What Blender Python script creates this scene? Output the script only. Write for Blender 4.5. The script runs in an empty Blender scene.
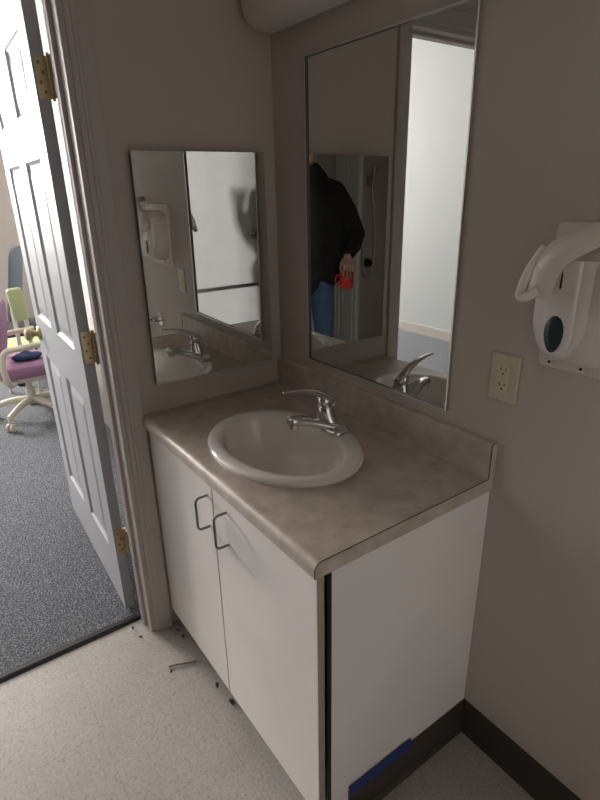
import bpy, bmesh, math, random
from mathutils import Vector, Matrix
PI = math.pi
random.seed(7)
S = bpy.context.scene
COL = S.collection

# ------------------------------------------------------------------ helpers
def tag(o, label=None, cat=None, group=None, kind=None):
    if label: o['label'] = label
    if cat: o['category'] = cat
    if group: o['group'] = group
    if kind: o['kind'] = kind
    return o

WORLD = {}
def thing(name, label, cat, loc=(0, 0, 0), group=None, kind=None):
    o = bpy.data.objects.new(name, None); COL.objects.link(o)
    o.empty_display_size = .05
    o.location = loc; WORLD[o.name] = Vector(loc)
    return tag(o, label, cat, group, kind)

def obj(name, bm, mats, parent=None, smooth=None, loc=None, bevel=0, seg=2, matfn=None, label=None):
    """link a bmesh given in world coordinates as one mesh object"""
    if not isinstance(mats, (list, tuple)): mats = [mats]
    base = Vector((0, 0, 0))
    if parent is not None: base = WORLD[parent.name]
    elif loc is not None: base = Vector(loc)
    bmesh.ops.recalc_face_normals(bm, faces=bm.faces[:])
    if bevel:
        es = [e for e in bm.edges if len(e.link_faces) == 2 and e.calc_face_angle(0) > math.radians(40)]
        bmesh.ops.bevel(bm, geom=es, offset=bevel, segments=seg, affect='EDGES', profile=.6, clamp_overlap=True)
        bmesh.ops.recalc_face_normals(bm, faces=bm.faces[:])
    if matfn:
        bm.normal_update()
        for f in bm.faces: f.material_index = matfn(f)
    bmesh.ops.translate(bm, verts=bm.verts[:], vec=-base)
    me = bpy.data.meshes.new(name)
    bm.to_mesh(me); bm.free()
    for m in mats: me.materials.append(m)
    o = bpy.data.objects.new(name, me); COL.objects.link(o)
    if parent is not None:
        o.parent = parent
    elif loc is not None: o.location = loc
    WORLD[o.name] = base
    if smooth is not None:
        for p in me.polygons: p.use_smooth = True
        try: me.set_sharp_from_angle(angle=math.radians(smooth))
        except Exception: pass
    if label: o['label'] = label
    return o

def box(bm, x0, x1, y0, y1, z0, z1):
    v = [bm.verts.new((x, y, z)) for x in (x0, x1) for y in (y0, y1) for z in (z0, z1)]
    for q in ((0,1,3,2),(4,6,7,5),(0,4,5,1),(2,3,7,6),(0,2,6,4),(1,5,7,3)):
        bm.faces.new([v[i] for i in q])
    return v
def B(*a):
    bm = bmesh.new(); box(bm, *a); return bm

def xform(bm, M, verts=None):
    bmesh.ops.transform(bm, matrix=M, verts=verts or bm.verts[:])
    return bm

def loft(bm, rings, cap=True, closed=True):
    rows = [[bm.verts.new(p) for p in r] for r in rings]
    n = len(rows[0])
    for a, b in zip(rows, rows[1:]):
        for i in range(n if closed else n - 1):
            j = (i + 1) % n
            bm.faces.new((a[i], a[j], b[j], b[i]))
    if cap:
        bm.faces.new(rows[0][::-1]); bm.faces.new(rows[-1])
    return rows

def tube(bm, pts, r, n=12, cap=True, flat=None):
    """tube along a polyline; r number or list; flat=(ratio) squashes along the second axis"""
    pts = [Vector(p) for p in pts]
    if not isinstance(r, (list, tuple)): r = [r] * len(pts)
    t0 = (pts[1] - pts[0]).normalized()
    up = Vector((0, 0, 1)) if abs(t0.z) < .9 else Vector((1, 0, 0))
    a = t0.cross(up).normalized()
    rings = []
    for i, p in enumerate(pts):
        t = (pts[min(i+1, len(pts)-1)] - pts[max(i-1, 0)]).normalized()
        a = (a - t * a.dot(t)).normalized(); b = t.cross(a)
        k = flat if flat else 1
        rings.append([p + (a * math.cos(2*PI*j/n) + b * math.sin(2*PI*j/n) * k) * r[i] for j in range(n)])
    loft(bm, rings, cap)
    return bm

def cyl(bm, c0, c1, r, n=20): return tube(bm, [c0, c1], r, n)

def smooth_path(pts, k=6):
    """Catmull-Rom"""
    P = [Vector(p) for p in pts]; out = []
    for i in range(len(P) - 1):
        a, b, c, d = P[max(i-1, 0)], P[i], P[i+1], P[min(i+2, len(P)-1)]
        for s in range(k):
            t = s / k
            out.append(.5*((2*b) + (c-a)*t + (2*a-5*b+4*c-d)*t*t + (3*b-a-3*c+d)*t**3))
    out.append(P[-1]); return out

def prism(bm, poly, axis, a, b):
    """poly of 2-tuples; axis 0: (y,z) along x; 1: (x,z) along y; 2: (x,y) along z"""
    def mk(u, v, w):
        return ((w, u, v), (u, w, v), (u, v, w))[axis]
    loft(bm, [[mk(u, v, a) for u, v in poly], [mk(u, v, b) for u, v in poly]])
    return bm

def sphere(bm, c, r, sc=(1, 1, 1), n=16, m=10, M=None):
    mat = Matrix.Translation(c) @ (M or Matrix.Identity(4)) @ Matrix.Diagonal((r*sc[0], r*sc[1], r*sc[2], 1))
    bmesh.ops.create_uvsphere(bm, u_segments=n, v_segments=m, radius=1, matrix=mat)
    return bm

def rrect(x0, x1, y0, y1, r, n=5):
    out = []
    for cx, cy, a in ((x1-r, y1-r, 0), (x0+r, y1-r, 90), (x0+r, y0+r, 180), (x1-r, y0+r, 270)):
        for i in range(n+1):
            t = math.radians(a + 90*i/n); out.append((cx + r*math.cos(t), cy + r*math.sin(t)))
    return out

# ------------------------------------------------------------------ materials
def mat(name, col, rough=.5, metal=0, bump=0, bscale=200, var=0, vscale=6, col2=None, spec=.5, coat=0, detail=4):
    m = bpy.data.materials.new(name); m.use_nodes = True
    nt = m.node_tree; N = nt.nodes; L = nt.links; b = N['Principled BSDF']
    b.inputs['Base Color'].default_value = (*col, 1)
    b.inputs['Roughness'].default_value = rough
    b.inputs['Metallic'].default_value = metal
    b.inputs['Specular IOR Level'].default_value = spec
    if coat: b.inputs['Coat Weight'].default_value = coat
    tc = N.new('ShaderNodeTexCoord')
    if var or col2:
        n = N.new('ShaderNodeTexNoise'); n.inputs['Scale'].default_value = vscale; n.inputs['Detail'].default_value = detail
        r = N.new('ShaderNodeValToRGB')
        c2 = col2 or tuple(c*(1-var) for c in col)
        r.color_ramp.elements[0].position = .35; r.color_ramp.elements[0].color = (*c2, 1)
        r.color_ramp.elements[1].position = .65; r.color_ramp.elements[1].color = (*col, 1)
        L.new(tc.outputs['Object'], n.inputs['Vector']); L.new(n.outputs['Fac'], r.inputs['Fac'])
        L.new(r.outputs['Color'], b.inputs['Base Color'])
    if bump:
        n2 = N.new('ShaderNodeTexNoise'); n2.inputs['Scale'].default_value = bscale; n2.inputs['Detail'].default_value = 3
        bp = N.new('ShaderNodeBump'); bp.inputs['Strength'].default_value = bump; bp.inputs['Distance'].default_value = .002
        L.new(tc.outputs['Object'], n2.inputs['Vector']); L.new(n2.outputs['Fac'], bp.inputs['Height'])
        L.new(bp.outputs['Normal'], b.inputs['Normal'])
    return m

def speckle(name, base, marks, rough, tile=None):
    """speckled floor covering; marks = (scale, threshold, colour)"""
    m = mat(name, base, rough); nt = m.node_tree; N = nt.nodes; L = nt.links; b = N['Principled BSDF']
    tc = N.new('ShaderNodeTexCoord'); prev = None
    for sc, th, wd, col in marks:
        n = N.new('ShaderNodeTexNoise'); n.inputs['Scale'].default_value = sc; n.inputs['Detail'].default_value = 2
        r = N.new('ShaderNodeMapRange'); r.inputs['From Min'].default_value = th; r.inputs['From Max'].default_value = th + wd
        mx = N.new('ShaderNodeMix'); mx.data_type = 'RGBA'
        L.new(tc.outputs['Object'], n.inputs['Vector']); L.new(n.outputs['Fac'], r.inputs['Value'])
        L.new(r.outputs['Result'], mx.inputs['Factor'])
        if prev is None: mx.inputs['A'].default_value = (*base, 1)
        else: L.new(prev, mx.inputs['A'])
        mx.inputs['B'].default_value = (*col, 1); prev = mx.outputs['Result']
    if tile:
        sp = N.new('ShaderNodeSeparateXYZ'); L.new(tc.outputs['Object'], sp.inputs['Vector'])
        masks = []
        for ax in ('X', 'Y'):
            md = N.new('ShaderNodeMath'); md.operation = 'PINGPONG'; md.inputs[1].default_value = tile / 2
            L.new(sp.outputs[ax], md.inputs[0])
            lt = N.new('ShaderNodeMath'); lt.operation = 'LESS_THAN'; lt.inputs[1].default_value = .0008
            L.new(md.outputs[0], lt.inputs[0]); masks.append(lt)
        mm = N.new('ShaderNodeMath'); mm.operation = 'MAXIMUM'
        L.new(masks[0].outputs[0], mm.inputs[0]); L.new(masks[1].outputs[0], mm.inputs[1])
        ml = N.new('ShaderNodeMath'); ml.operation = 'MULTIPLY'; ml.inputs[1].default_value = .35
        L.new(mm.outputs[0], ml.inputs[0])
        mx = N.new('ShaderNodeMix'); mx.data_type = 'RGBA'
        L.new(ml.outputs[0], mx.inputs['Factor']); L.new(prev, mx.inputs['A']); mx.inputs['B'].default_value = (.1, .09, .08, 1)
        prev = mx.outputs['Result']
    L.new(prev, b.inputs['Base Color'])
    return m

M = {}
M['wall'] = mat('wall_paint', (.575, .505, .445), .6, bump=.25, bscale=260, var=.05, vscale=3)
M['wall_white'] = mat('office_wall_paint', (.43, .445, .44), .7, bump=.15, bscale=260)
M['wall_tan'] = mat('office_tan_paint', (.44, .395, .35), .7, bump=.15, bscale=260)
M['panel_white'] = mat('shower_wall_panel', (.80, .81, .80), .35, var=.05, vscale=9)
M['ceil'] = mat('ceiling_paint', (.80, .76, .73), .8, bump=.3, bscale=120)
M['trim'] = mat('trim_paint', (.53, .475, .44), .55)
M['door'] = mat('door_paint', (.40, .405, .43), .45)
def grain(m):
    nt = m.node_tree; N = nt.nodes; L = nt.links; b = N['Principled BSDF']
    tc = N.new('ShaderNodeTexCoord'); mp = N.new('ShaderNodeMapping'); mp.inputs['Scale'].default_value = (160, 160, 14)
    n = N.new('ShaderNodeTexNoise'); n.inputs['Scale'].default_value = 1; n.inputs['Detail'].default_value = 3
    bp = N.new('ShaderNodeBump'); bp.inputs['Strength'].default_value = .25; bp.inputs['Distance'].default_value = .002
    L.new(tc.outputs['Object'], mp.inputs['Vector']); L.new(mp.outputs['Vector'], n.inputs['Vector'])
    L.new(n.outputs['Fac'], bp.inputs['Height']); L.new(bp.outputs['Normal'], b.inputs['Normal'])
grain(M['door'])
M['brass'] = mat('brass', (.52, .43, .26), .34, 1)
M['brass_dark'] = mat('brass_screw', (.22, .15, .06), .4, 1)
M['chrome'] = mat('chrome', (.72, .71, .70), .13, 1)
M['steel'] = mat('brushed_steel', (.75, .74, .72), .3, 1)
M['pull'] = mat('dark_nickel_pull', (.22, .21, .20), .35, 1)
M['mirror'] = mat('mirror_silver', (.78, .79, .775), 0.0, 1)
M['mirror_edge'] = mat('mirror_edge', (.12, .12, .11), .4)
M['melamine'] = mat('white_melamine', (.88, .83, .80), .45, var=.05, vscale=4)
M['edge_tan'] = mat('tan_edge_band', (.40, .35, .25), .5)
M['dark_gap'] = mat('gap_shade_paint', (.10, .085, .06), .7)  # dark tone painted for shade in the door gap; toe kick shares it
M['laminate'] = mat('counter_laminate', (.60, .52, .45), .42, col2=(.455, .385, .315), vscale=20, detail=10)
M['line'] = mat('laminate_dark_line', (.07, .055, .04), .6)
M['china'] = mat('vitreous_china', (.88, .83, .785), .16, spec=.6)
M['almond'] = mat('almond_plastic', (.62, .55, .39), .4)
M['almond2'] = mat('almond_receptacle', (.68, .61, .45), .35)
M['slot'] = mat('dark_slot', (.015, .013, .012), .6)
M['disp'] = mat('dispenser_plastic', (.72, .64, .58), .35)
M['disp2'] = mat('dispenser_white', (.78, .72, .67), .3)
M['smoke'] = mat('smoked_window', (.03, .045, .055), .15)
M['fixture'] = mat('light_diffuser', (.74, .68, .65), .5)
M['vinyl'] = mat('dark_vinyl_base', (.055, .043, .034), .5)
M['vinyl_grey'] = mat('grey_vinyl_base', (.42, .39, .35), .5)
M['rubber'] = mat('black_rubber', (.018, .018, .018), .45)
M['tape'] = mat('blue_tape', (.02, .045, .20), .6, bump=.3, bscale=90)
M['carpet'] = speckle('carpet', (.104, .110, .122), [(150, .46, .10, (.038, .042, .048)), (210, .55, .05, (.28, .295, .32))], .95)
nt = M['carpet'].node_tree
_n = nt.nodes.new('ShaderNodeTexNoise'); _n.inputs['Scale'].default_value = 180
_b = nt.nodes.new('ShaderNodeBump'); _b.inputs['Strength'].default_value = .8; _b.inputs['Distance'].default_value = .004
_t = nt.nodes.new('ShaderNodeTexCoord')
nt.links.new(_t.outputs['Object'], _n.inputs['Vector']); nt.links.new(_n.outputs['Fac'], _b.inputs['Height'])
nt.links.new(_b.outputs['Normal'], nt.nodes['Principled BSDF'].inputs['Normal'])
M['vct'] = speckle('vinyl_tile', (.43, .405, .375), [(6, .42, .35, (.38, .35, .315)), (70, .50, .22, (.345, .315, .28)), (100, .52, .22, (.49, .465, .435)), (140, .57, .16, (.29, .265, .235))], .45, tile=.305)
M['dirt'] = mat('dry_debris', (.08, .055, .04), .8)
M['twig'] = mat('dry_twig', (.16, .12, .09), .8)
M['curtain'] = mat('curtain_cloth', (.70, .69, .64), .8)
M['lilac'] = mat('lilac_fabric', (.33, .175, .28), .8, bump=.2, bscale=400)
M['cream'] = mat('cream_plastic', (.66, .60, .50), .4)
M['mesh'] = mat('dark_mesh', (.12, .145, .185), .6, bump=.6, bscale=300)
M['black'] = mat('black_plastic', (.02, .02, .022), .45)
M['lime'] = mat('lime_plastic', (.46, .54, .28), .4)
M['post'] = mat('pale_post', (.60, .60, .56), .4)
M['bluecloth'] = mat('blue_cloth', (.03, .06, .16), .8, var=.4, vscale=20)
M['cab_beige'] = mat('beige_metal', (.50, .46, .40), .5)
M['skin'] = mat('skin', (.55, .33, .26), .5)
M['jacket'] = mat('black_jacket', (.012, .013, .014), .85, bump=.4, bscale=60)
M['jeans'] = mat('blue_denim', (.11, .21, .38), .85, var=.35, vscale=12)
M['hair'] = mat('dark_hair', (.02, .015, .012), .6)
M['shoe'] = mat('dark_shoe', (.03, .025, .02), .6)
M['red'] = mat('red_glaze', (.72, .05, .04), .25)
M['window'] = mat('window_frame', (.8, .8, .8), .4)
M['eye'] = mat('eye', (.8, .8, .8), .2)

def glass_mat():
    m = bpy.data.materials.new('window_glass'); m.use_nodes = True
    nt = m.node_tree; N = nt.nodes; L = nt.links
    N.remove(N['Principled BSDF'])
    t = N.new('ShaderNodeBsdfTransparent'); g = N.new('ShaderNodeBsdfGlossy'); g.inputs['Roughness'].default_value = .02
    t.inputs['Color'].default_value = (.97, .97, .97, 1)
    mx = N.new('ShaderNodeMixShader'); mx.inputs['Fac'].default_value = .06
    L.new(t.outputs[0], mx.inputs[1]); L.new(g.outputs[0], mx.inputs[2]); L.new(mx.outputs[0], N['Material Output'].inputs['Surface'])
    return m
M['glass'] = glass_mat()
def emit(name, col, s):
    m = bpy.data.materials.new(name); m.use_nodes = True
    b = m.node_tree.nodes['Principled BSDF']
    b.inputs['Base Color'].default_value = (*col, 1)
    b.inputs['Emission Color'].default_value = (*col, 1); b.inputs['Emission Strength'].default_value = s
    return m

# ------------------------------------------------------------------ the setting
X1, Y1, ZC = 2.2, -2.7, 2.45          # washroom extents
OX, OY0, OY1, OZ = -6.5, -3.55, .45, 3.2   # office extents
DJ0, DJ1, DZ = -1.565, -.612, 2.145   # rough door opening
WT = -.125
def struct(name, bm, m, **k):
    o = obj(name, bm, m, **k); o['kind'] = 'structure'; return o

bm = bmesh.new()                        # the wall with the doorway
box(bm, WT, 0, DJ1, 0, 0, OZ); box(bm, WT, 0, Y1, DJ0, 0, OZ); box(bm, WT, 0, DJ0, DJ1, DZ, OZ)
struct('wall_left', bm, [M['wall'], M['wall_white']], matfn=lambda f: 1 if f.normal.x < -.5 else 0)
struct('wall_back', B(0, X1 + .1, 0, .12, 0, OZ), M['wall'])
bm = bmesh.new(); box(bm, X1, X1 + .1, -1.85, 0, 0, ZC); box(bm, X1, X1 + .1, Y1, -1.85, 0, ZC)
struct('wall_right', bm, [M['panel_white'], M['wall']], matfn=lambda f: 1 if f.calc_center_median().y < -1.9 else 0)
struct('wall_front', B(WT, X1 + .1, Y1 - .1, Y1, 0, ZC), M['wall'])
struct('floor', B(-.10, X1, Y1, 0, -.05, 0), M['vct'])
struct('ceiling', B(0, X1 + .1, Y1 - .1, 0, ZC, ZC + .1), M['ceil'])
# office beyond the door
struct('floor_carpet', B(OX, -.10, OY0, OY1, -.05, .006), M['carpet'])
bm = bmesh.new()
WY0, WY1, WZ0, WZ1 = -3.2, -1.8, 1.5, 2.95
box(bm, OX - .12, OX, OY0, WY0, 0, OZ); box(bm, OX - .12, OX, WY1, OY1, 0, OZ)
box(bm, OX - .12, OX, WY0, WY1, 0, WZ0); box(bm, OX - .12, OX, WY0, WY1, WZ1, OZ)
struct('wall_far', bm, M['wall_tan'])
struct('wall_office_front', B(OX - .12, WT, OY0 - .1, OY0, 0, OZ), M['wall_white'])
struct('wall_office_back', B(OX - .12, 0, OY1, OY1 + .1, 0, OZ), M['wall_white'])
struct('wall_office_right', B(WT, 0, .0, OY1, 0, OZ), M['wall_white'])
struct('wall_office_side', B(WT, 0, OY0, Y1, 0, OZ), M['wall_white'])
struct('ceiling_office', B(OX - .12, .0, OY0 - .1, OY1 + .1, OZ, OZ + .1), M['ceil'])
struct('baseboard_office', B(OX, WT, OY0, OY0 + .012, 0, .11), M['vinyl_grey'])
# window in the office's far wall
w = struct('window_1', B(OX - .09, OX - .08, WY0 + .04, WY1 - .04, WZ0 + .04, WZ1 - .04), M['glass'])
bm = bmesh.new()
for a in ((WY0, WY0 + .05, WZ0, WZ1), (WY1 - .05, WY1, WZ0, WZ1), (WY0, WY1, WZ0, WZ0 + .05), (WY0, WY1, WZ1 - .05, WZ1), ((WY0+WY1)/2 - .02, (WY0+WY1)/2 + .02, WZ0, WZ1)):
    box(bm, OX - .11, OX - .05, *a)
obj('window_frame', bm, M['window'], w)
# baseboards
def cove(x0, x1, y, hb=.118):
    bm = bmesh.new(); prism(bm, [(y, 0), (y - .014, 0), (y - .006, .014), (y - .004, hb - .003), (y - .002, hb), (y, hb)], 0, x0, x1); return bm
struct('baseboard_back', cove(.953, X1, 0), M['vinyl'])
# door casings and jambs
bm = bmesh.new()
def casing_poly(y0, y1, s=1):
    # profile in (x,y): outer edge y1 thick, stepping thinner to the inner edge y0
    w = y1 - y0
    return [(0, y0), (.007, y0), (.009, y0 + .12*w), (.009, y0 + .22*w), (.012, y0 + .27*w), (.012, y0 + .36*w), (.0145, y0 + .46*w), (.016, y0 + .9*w), (.014, y1), (0, y1)]
prism(bm, casing_poly(-.619, -.556), 2, 0, DZ + .055)
prism(bm, [(x, -2.177 - y) for x, y in casing_poly(-.619, -.556)], 2, 0, DZ + .055)
CZ = DZ - .005
prism(bm, [(x, CZ + (y + .619)) for x, y in casing_poly(-.619, -.556)], 1, -1.62, -.557)
struct('trim_1', bm, M['trim'])
bm = bmesh.new()
JT = -.634
box(bm, WT - .003, 0, JT, DJ1, 0, DZ - .02); box(bm, WT - .003, 0, DJ0, DJ0 + .022, 0, DZ - .02); box(bm, WT - .003, 0, DJ0, DJ1, DZ - .02, DZ)
box(bm, -.085, -.05, JT - .011, JT, 0, DZ - .02); box(bm, -.085, -.05, DJ0 + .022, DJ0 + .033, 0, DZ - .02); box(bm, -.085, -.05, DJ0, DJ1, DZ - .032, DZ - .02)
struct('trim_2', bm, M['trim'], bevel=.0015, seg=1)
bm = bmesh.new()      # casing on the office side
for y0, y1 in ((-.612, -.552), (-1.625, -1.565)): box(bm, WT - .016, WT, y0, y1, 0, DZ + .06)
box(bm, WT - .016, WT, -1.625, -.552, DZ, DZ + .06)
struct('trim_3', bm, M['trim'], bevel=.003)
# rubber reducer strip across the doorway
bm = bmesh.new(); prism(bm, [(-.090, 0), (-.094, .005), (-.104, .010), (-.122, .012), (-.126, .006), (-.126, 0)], 1, DJ0 + .022, JT - .001)
struct('trim_threshold', bm, M['rubber'])

# ------------------------------------------------------------------ the six-panel door, open into the office
PIN = Vector((-.146, -.637, 0))
ANG = math.radians(91.6)
# local: s along the door away from hinge, t thickness (0 = pin side), z
RD = Matrix.Translation(PIN) @ Matrix.Rotation(math.radians(90) - ANG, 4, 'Z')
def dl(s, t, z): return RD @ Vector((-s, -t, z))
dr = thing('door_1', 'white six-panel door standing open into the carpeted room', 'door', (PIN.x, PIN.y, 0)); dr['kind'] = 'structure'
L0, L1, T0, T1, Z0, Z1 = .012, .925, .006, .042, .022, 2.118
cols = [(.125, .405), (.53, .81)]
rows = [(.26, .895), (1.07, 1.675), (1.81, 2.01)]
bm = bmesh.new()
def face_grid(t, inn):
    xs = sorted({L0, L1, *[c for q in cols for c in q]}); zs = sorted({Z0, Z1, *[c for q in rows for c in q]})
    pan = {(a, c) for a, b in cols for c, d in rows}
    for x0, x1 in zip(xs, xs[1:]):
        for z0, z1 in zip(zs, zs[1:]):
            if (x0, z0) in pan:
                R = []
                for ins, dep in ((0, 0), (.004, .004), (.012, .009), (.024, .010), (.05, .0035), (.058, .003)):
                    tt = t + inn * dep
                    R.append([dl(x0+ins, tt, z0+ins), dl(x1-ins, tt, z0+ins), dl(x1-ins, tt, z1-ins), dl(x0+ins, tt, z1-ins)])
                rows_ = [[bm.verts.new(p) for p in r] for r in R]
                for a, b in zip(rows_, rows_[1:]):
                    for i in range(4): bm.faces.new((a[i], a[(i+1) % 4], b[(i+1) % 4], b[i]))
                bm.faces.new(rows_[-1])
            else:
                bm.faces.new([bm.verts.new(dl(*p)) for p in ((x0, t, z0), (x1, t, z0), (x1, t, z1), (x0, t, z1))])
face_grid(T0, 1); face_grid(T1, -1)
for (a, b, c, d) in (((L0,Z0),(L0,Z1),0,0), ((L1,Z0),(L1,Z1),0,0), ((L0,Z0),(L1,Z0),0,0), ((L0,Z1),(L1,Z1),0,0)):
    bm.faces.new([bm.verts.new(dl(a[0], T0, a[1])), bm.verts.new(dl(a[0], T1, a[1])), bm.verts.new(dl(b[0], T1, b[1])), bm.verts.new(dl(b[0], T0, b[1]))])
bmesh.ops.remove_doubles(bm, verts=bm.verts[:], dist=1e-5)
obj('door_slab', bm, M['door'], dr)
for zc in (1.874, 1.099, .335):
    bm = bmesh.new(); hb = .053
    def lf(s0, s1, t0, t1): 
        v = [bm.verts.new(dl(s, t, z)) for s in (s0, s1) for t in (t0, t1) for z in (zc-hb, zc+hb)]
        for q in ((0,1,3,2),(4,6,7,5),(0,4,5,1),(2,3,7,6),(0,2,6,4),(1,5,7,3)): bm.faces.new([v[i] for i in q])
    lf(L0 - .0025, L0 + .001, -.001, T1 - .006)
    kn = 5; h5 = 2*hb/kn
    for i in range(kn):
        z = zc - hb + i*h5
        cyl(bm, dl(.0, 0, z + .0008), dl(.0, 0, z + h5 - .0008), .0062, 14)
    cyl(bm, dl(0, 0, zc - hb - .006), dl(0, 0, zc + hb + .006), .0042, 12)
    # the leaf on the jamb
    box(bm, PIN.x, -.088, JT - .0022, JT + .001, zc - hb, zc + hb)
    h = obj('hinge', bm, M['brass'], dr, smooth=35)
    bm = bmesh.new()
    for k, (tt, dz) in enumerate(((.026, .036), (.017, .013), (.026, -.012), (.017, -.036))):
        a, b = dl(L0 - .0024, tt, zc + dz), dl(L0 - .0036, tt, zc + dz)
        cyl(bm, a, b, .0042, 12)
    obj('screw', bm, M['brass_dark'], h, smooth=35)
for sgn, t in ((1, T1), (-1, T0)):
    bm = bmesh.new(); zk, sk = .985, L1 - .07
    prof = [(.033, 0), (.033, .004), (.028, .010), (.014, .013), (.012, .022), (.016, .030), (.026, .040), (.029, .050), (.026, .060), (.014, .066), (.001, .067)]
    rings = []
    for r, d in prof:
        rings.append([dl(sk + r*math.cos(2*PI*j/24), t + sgn*d, zk + r*math.sin(2*PI*j/24)) for j in range(24)])
    loft(bm, rings); obj('door_knob', bm, M['brass'], dr, smooth=40)

# ------------------------------------------------------------------ vanity cabinet
W, DD, ZT, TH = .958, .565, .884, .035
cab = thing('vanity_cabinet', 'white two-door vanity cabinet standing under the laminate countertop', 'cabinet', (.48, -.28, 0))
CX0, CX1 = .012, .942
bm = bmesh.new()
box(bm, CX1 - .006, CX1 + .010, -.518, -.001, 0, ZT - TH - .0005)
obj('side_panel', bm, [M['melamine'], M['dark_gap']], cab, matfn=lambda f: 1 if f.normal.y < -.5 else 0)  # front edge coloured dark to stand for the shaded gap behind the door
obj('side_panel', B(CX0, CX0 + .016, -.518, -.003, 0, ZT - TH - .0005), M['melamine'], cab)
obj('bottom_panel', B(CX0 + .016, CX1 - .006, -.518, -.003, .09, .106), M['melamine'], cab)
obj('toe_kick', B(CX0 + .016, CX1 - .006, -.455, -.44, 0, .09), M['dark_gap'], cab)
obj('back_panel', B(CX0 + .016, CX1 - .006, -.012, -.003, .106, ZT - TH), M['melamine'], cab)
for x0, x1, hx in ((CX0, .4707, .443), (.4752, CX1, .552)):
    d = obj('cabinet_door', B(x0, x1, -.549, -.529, .079, ZT - TH - .004), [M['melamine'], M['edge_tan']], cab, bevel=.0012, seg=1,
            matfn=lambda f: 1 if abs(f.normal.x) > .9 else 0)
    bm = bmesh.new(); r = .0042
    yo = -.586; za, zb = .688, .788
    pts = []
    def arc(cy, cz, a0, a1, rr=.013):
        return [(hx, cy + rr*math.cos(math.radians(a0 + (a1-a0)*k/5)), cz + rr*math.sin(math.radians(a0 + (a1-a0)*k/5))) for k in range(6)]
    pts = [(hx, -.549, zb)] + arc(yo + .013, zb - .013, 90, 180) + arc(yo + .013, za + .013, 180, 270) + [(hx, -.549, za)]
    tube(bm, pts, .0036, 12)
    obj('handle', bm, M['pull'], d, smooth=50)
bm = bmesh.new()      # vinyl cove base along the cabinet's side
CS = CX1 + .010
prism(bm, [(CS, 0), (CS + .014, 0), (CS + .006, .014), (CS + .004, .115), (CS + .002, .118), (CS, .118)], 1, -.462, -.001)
obj('cove_base', bm, M['vinyl'], cab, label='dark brown vinyl cove base')
# tape: slightly wavy strip along the top of the cove base
bm = bmesh.new()
n = 14; a0, a1 = -.462, -.236
ra = []
for i in range(n + 1):
    y = a0 + (a1-a0)*i/n; dz = .002*math.sin(i*1.7); xo = .0012*math.sin(i*2.3)
    ra.append([(CS + .0065 + abs(xo), y, .108 + dz), (CS + .0035 + abs(xo), y, .14 + dz*.5), (CS + .0029 + abs(xo), y, .14 + dz*.5), (CS + .0058 + abs(xo), y, .108 + dz)])
loft(bm, ra)
t = obj('tape_strip', bm, M['tape'], loc=(CS + .006, -.35, .108))
tag(t, 'strip of blue tape stuck along the dark base of the vanity', 'tape')

# ------------------------------------------------------------------ countertop with backsplash
SX, SY, SA, SB = .478, -.317, .264, .198
ctp = thing('countertop', 'beige mottled laminate vanity countertop with low backsplash', 'countertop', (W/2, -.28, ZT - TH))
bm = bmesh.new()
x0, x1, y0, y1 = .002, W - .002, -DD + .02, -.001
K = 96; hole = []; outer = []
angs = [2*PI*i/K for i in range(K)]
ha, hb_ = SA - .02, SB - .02
def rect_hit(a):
    c, s = math.cos(a)*ha, math.sin(a)*hb_
    best = 1e9
    if c > 1e-9: best = min(best, (x1 - SX)/c)
    if c < -1e-9: best = min(best, (x0 - SX)/c)
    if s > 1e-9: best = min(best, (y1 - SY)/s)
    if s < -1e-9: best = min(best, (y0 - SY)/s)
    return SX + c*best, SY + s*best
for cx, cy in ((x0, y0), (x0, y1), (x1, y0), (x1, y1)):     # snap the nearest ray to each corner
    a = math.atan2((cy - SY)/hb_, (cx - SX)/ha) % (2*PI)
    i = min(range(K), key=lambda k: abs((angs[k] - a + PI) % (2*PI) - PI)); angs[i] = a
for a in angs:
    hole.append((SX + ha*math.cos(a), SY + hb_*math.sin(a))); outer.append(rect_hit(a))
loops = [[bm.verts.new((x, y, z)) for x, y in L_] for L_, z in ((outer, ZT), (hole, ZT), (hole, ZT - TH), (outer, ZT - TH))]
loops.append(loops[0])
for A_, B_ in zip(loops, loops[1:]):
    for i in range(K): bm.faces.new((A_[i], A_[(i+1) % K], B_[(i+1) % K], B_[i]))
# rounded front nosing
nose = [(-DD + .02, ZT)] + [(-DD + .018 - .018*math.sin(t), ZT - .018 + .018*math.cos(t)) for t in [PI/2*k/6 for k in range(7)]] + [(-DD, ZT - TH - .001), (-DD + .02, ZT - TH - .001)]
prism(bm, nose, 0, x0, x1)
obj('counter_slab', bm, M['laminate'], ctp, smooth=30)
bm = bmesh.new(); ZS = ZT + .097
sp_ = [(-.001, ZT - TH), (-.019, ZT - TH), (-.019, ZT - .0), (-.0215, ZT), (-.021, ZT + .004), (-.019, ZT + .01), (-.019, ZS - .008)] + [(-.011 - .008*math.cos(t), ZS - .008 + .008*math.sin(t)) for t in (0, PI/6, PI/3, PI/2)] + [(-.001, ZS)]
sp2 = [(y, max(z, ZT)) for y, z in sp_[2:]] + [(-.001, ZT)]
prism(bm, sp2, 0, x0, x1)
obj('backsplash', bm, M['laminate'], ctp, smooth=30)
bm = bmesh.new()      # laminate end cap on the right-hand end
prof = [(y, z) for y, z in nose[:-1]] + [(-DD + .02, ZT - TH - .001), (-.001, ZT - TH), (-.001, ZS)] + [(p[0], p[1]) for p in sp2[::-1] if p[1] > ZT + .005 and p != (-.001, ZS)] + [(-.019, ZT)]
prism(bm, prof, 0, x1, W)
ec = obj('end_cap', bm, M['laminate'], ctp)
bm = bmesh.new()      # dark seam where the cap meets the top
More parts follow.
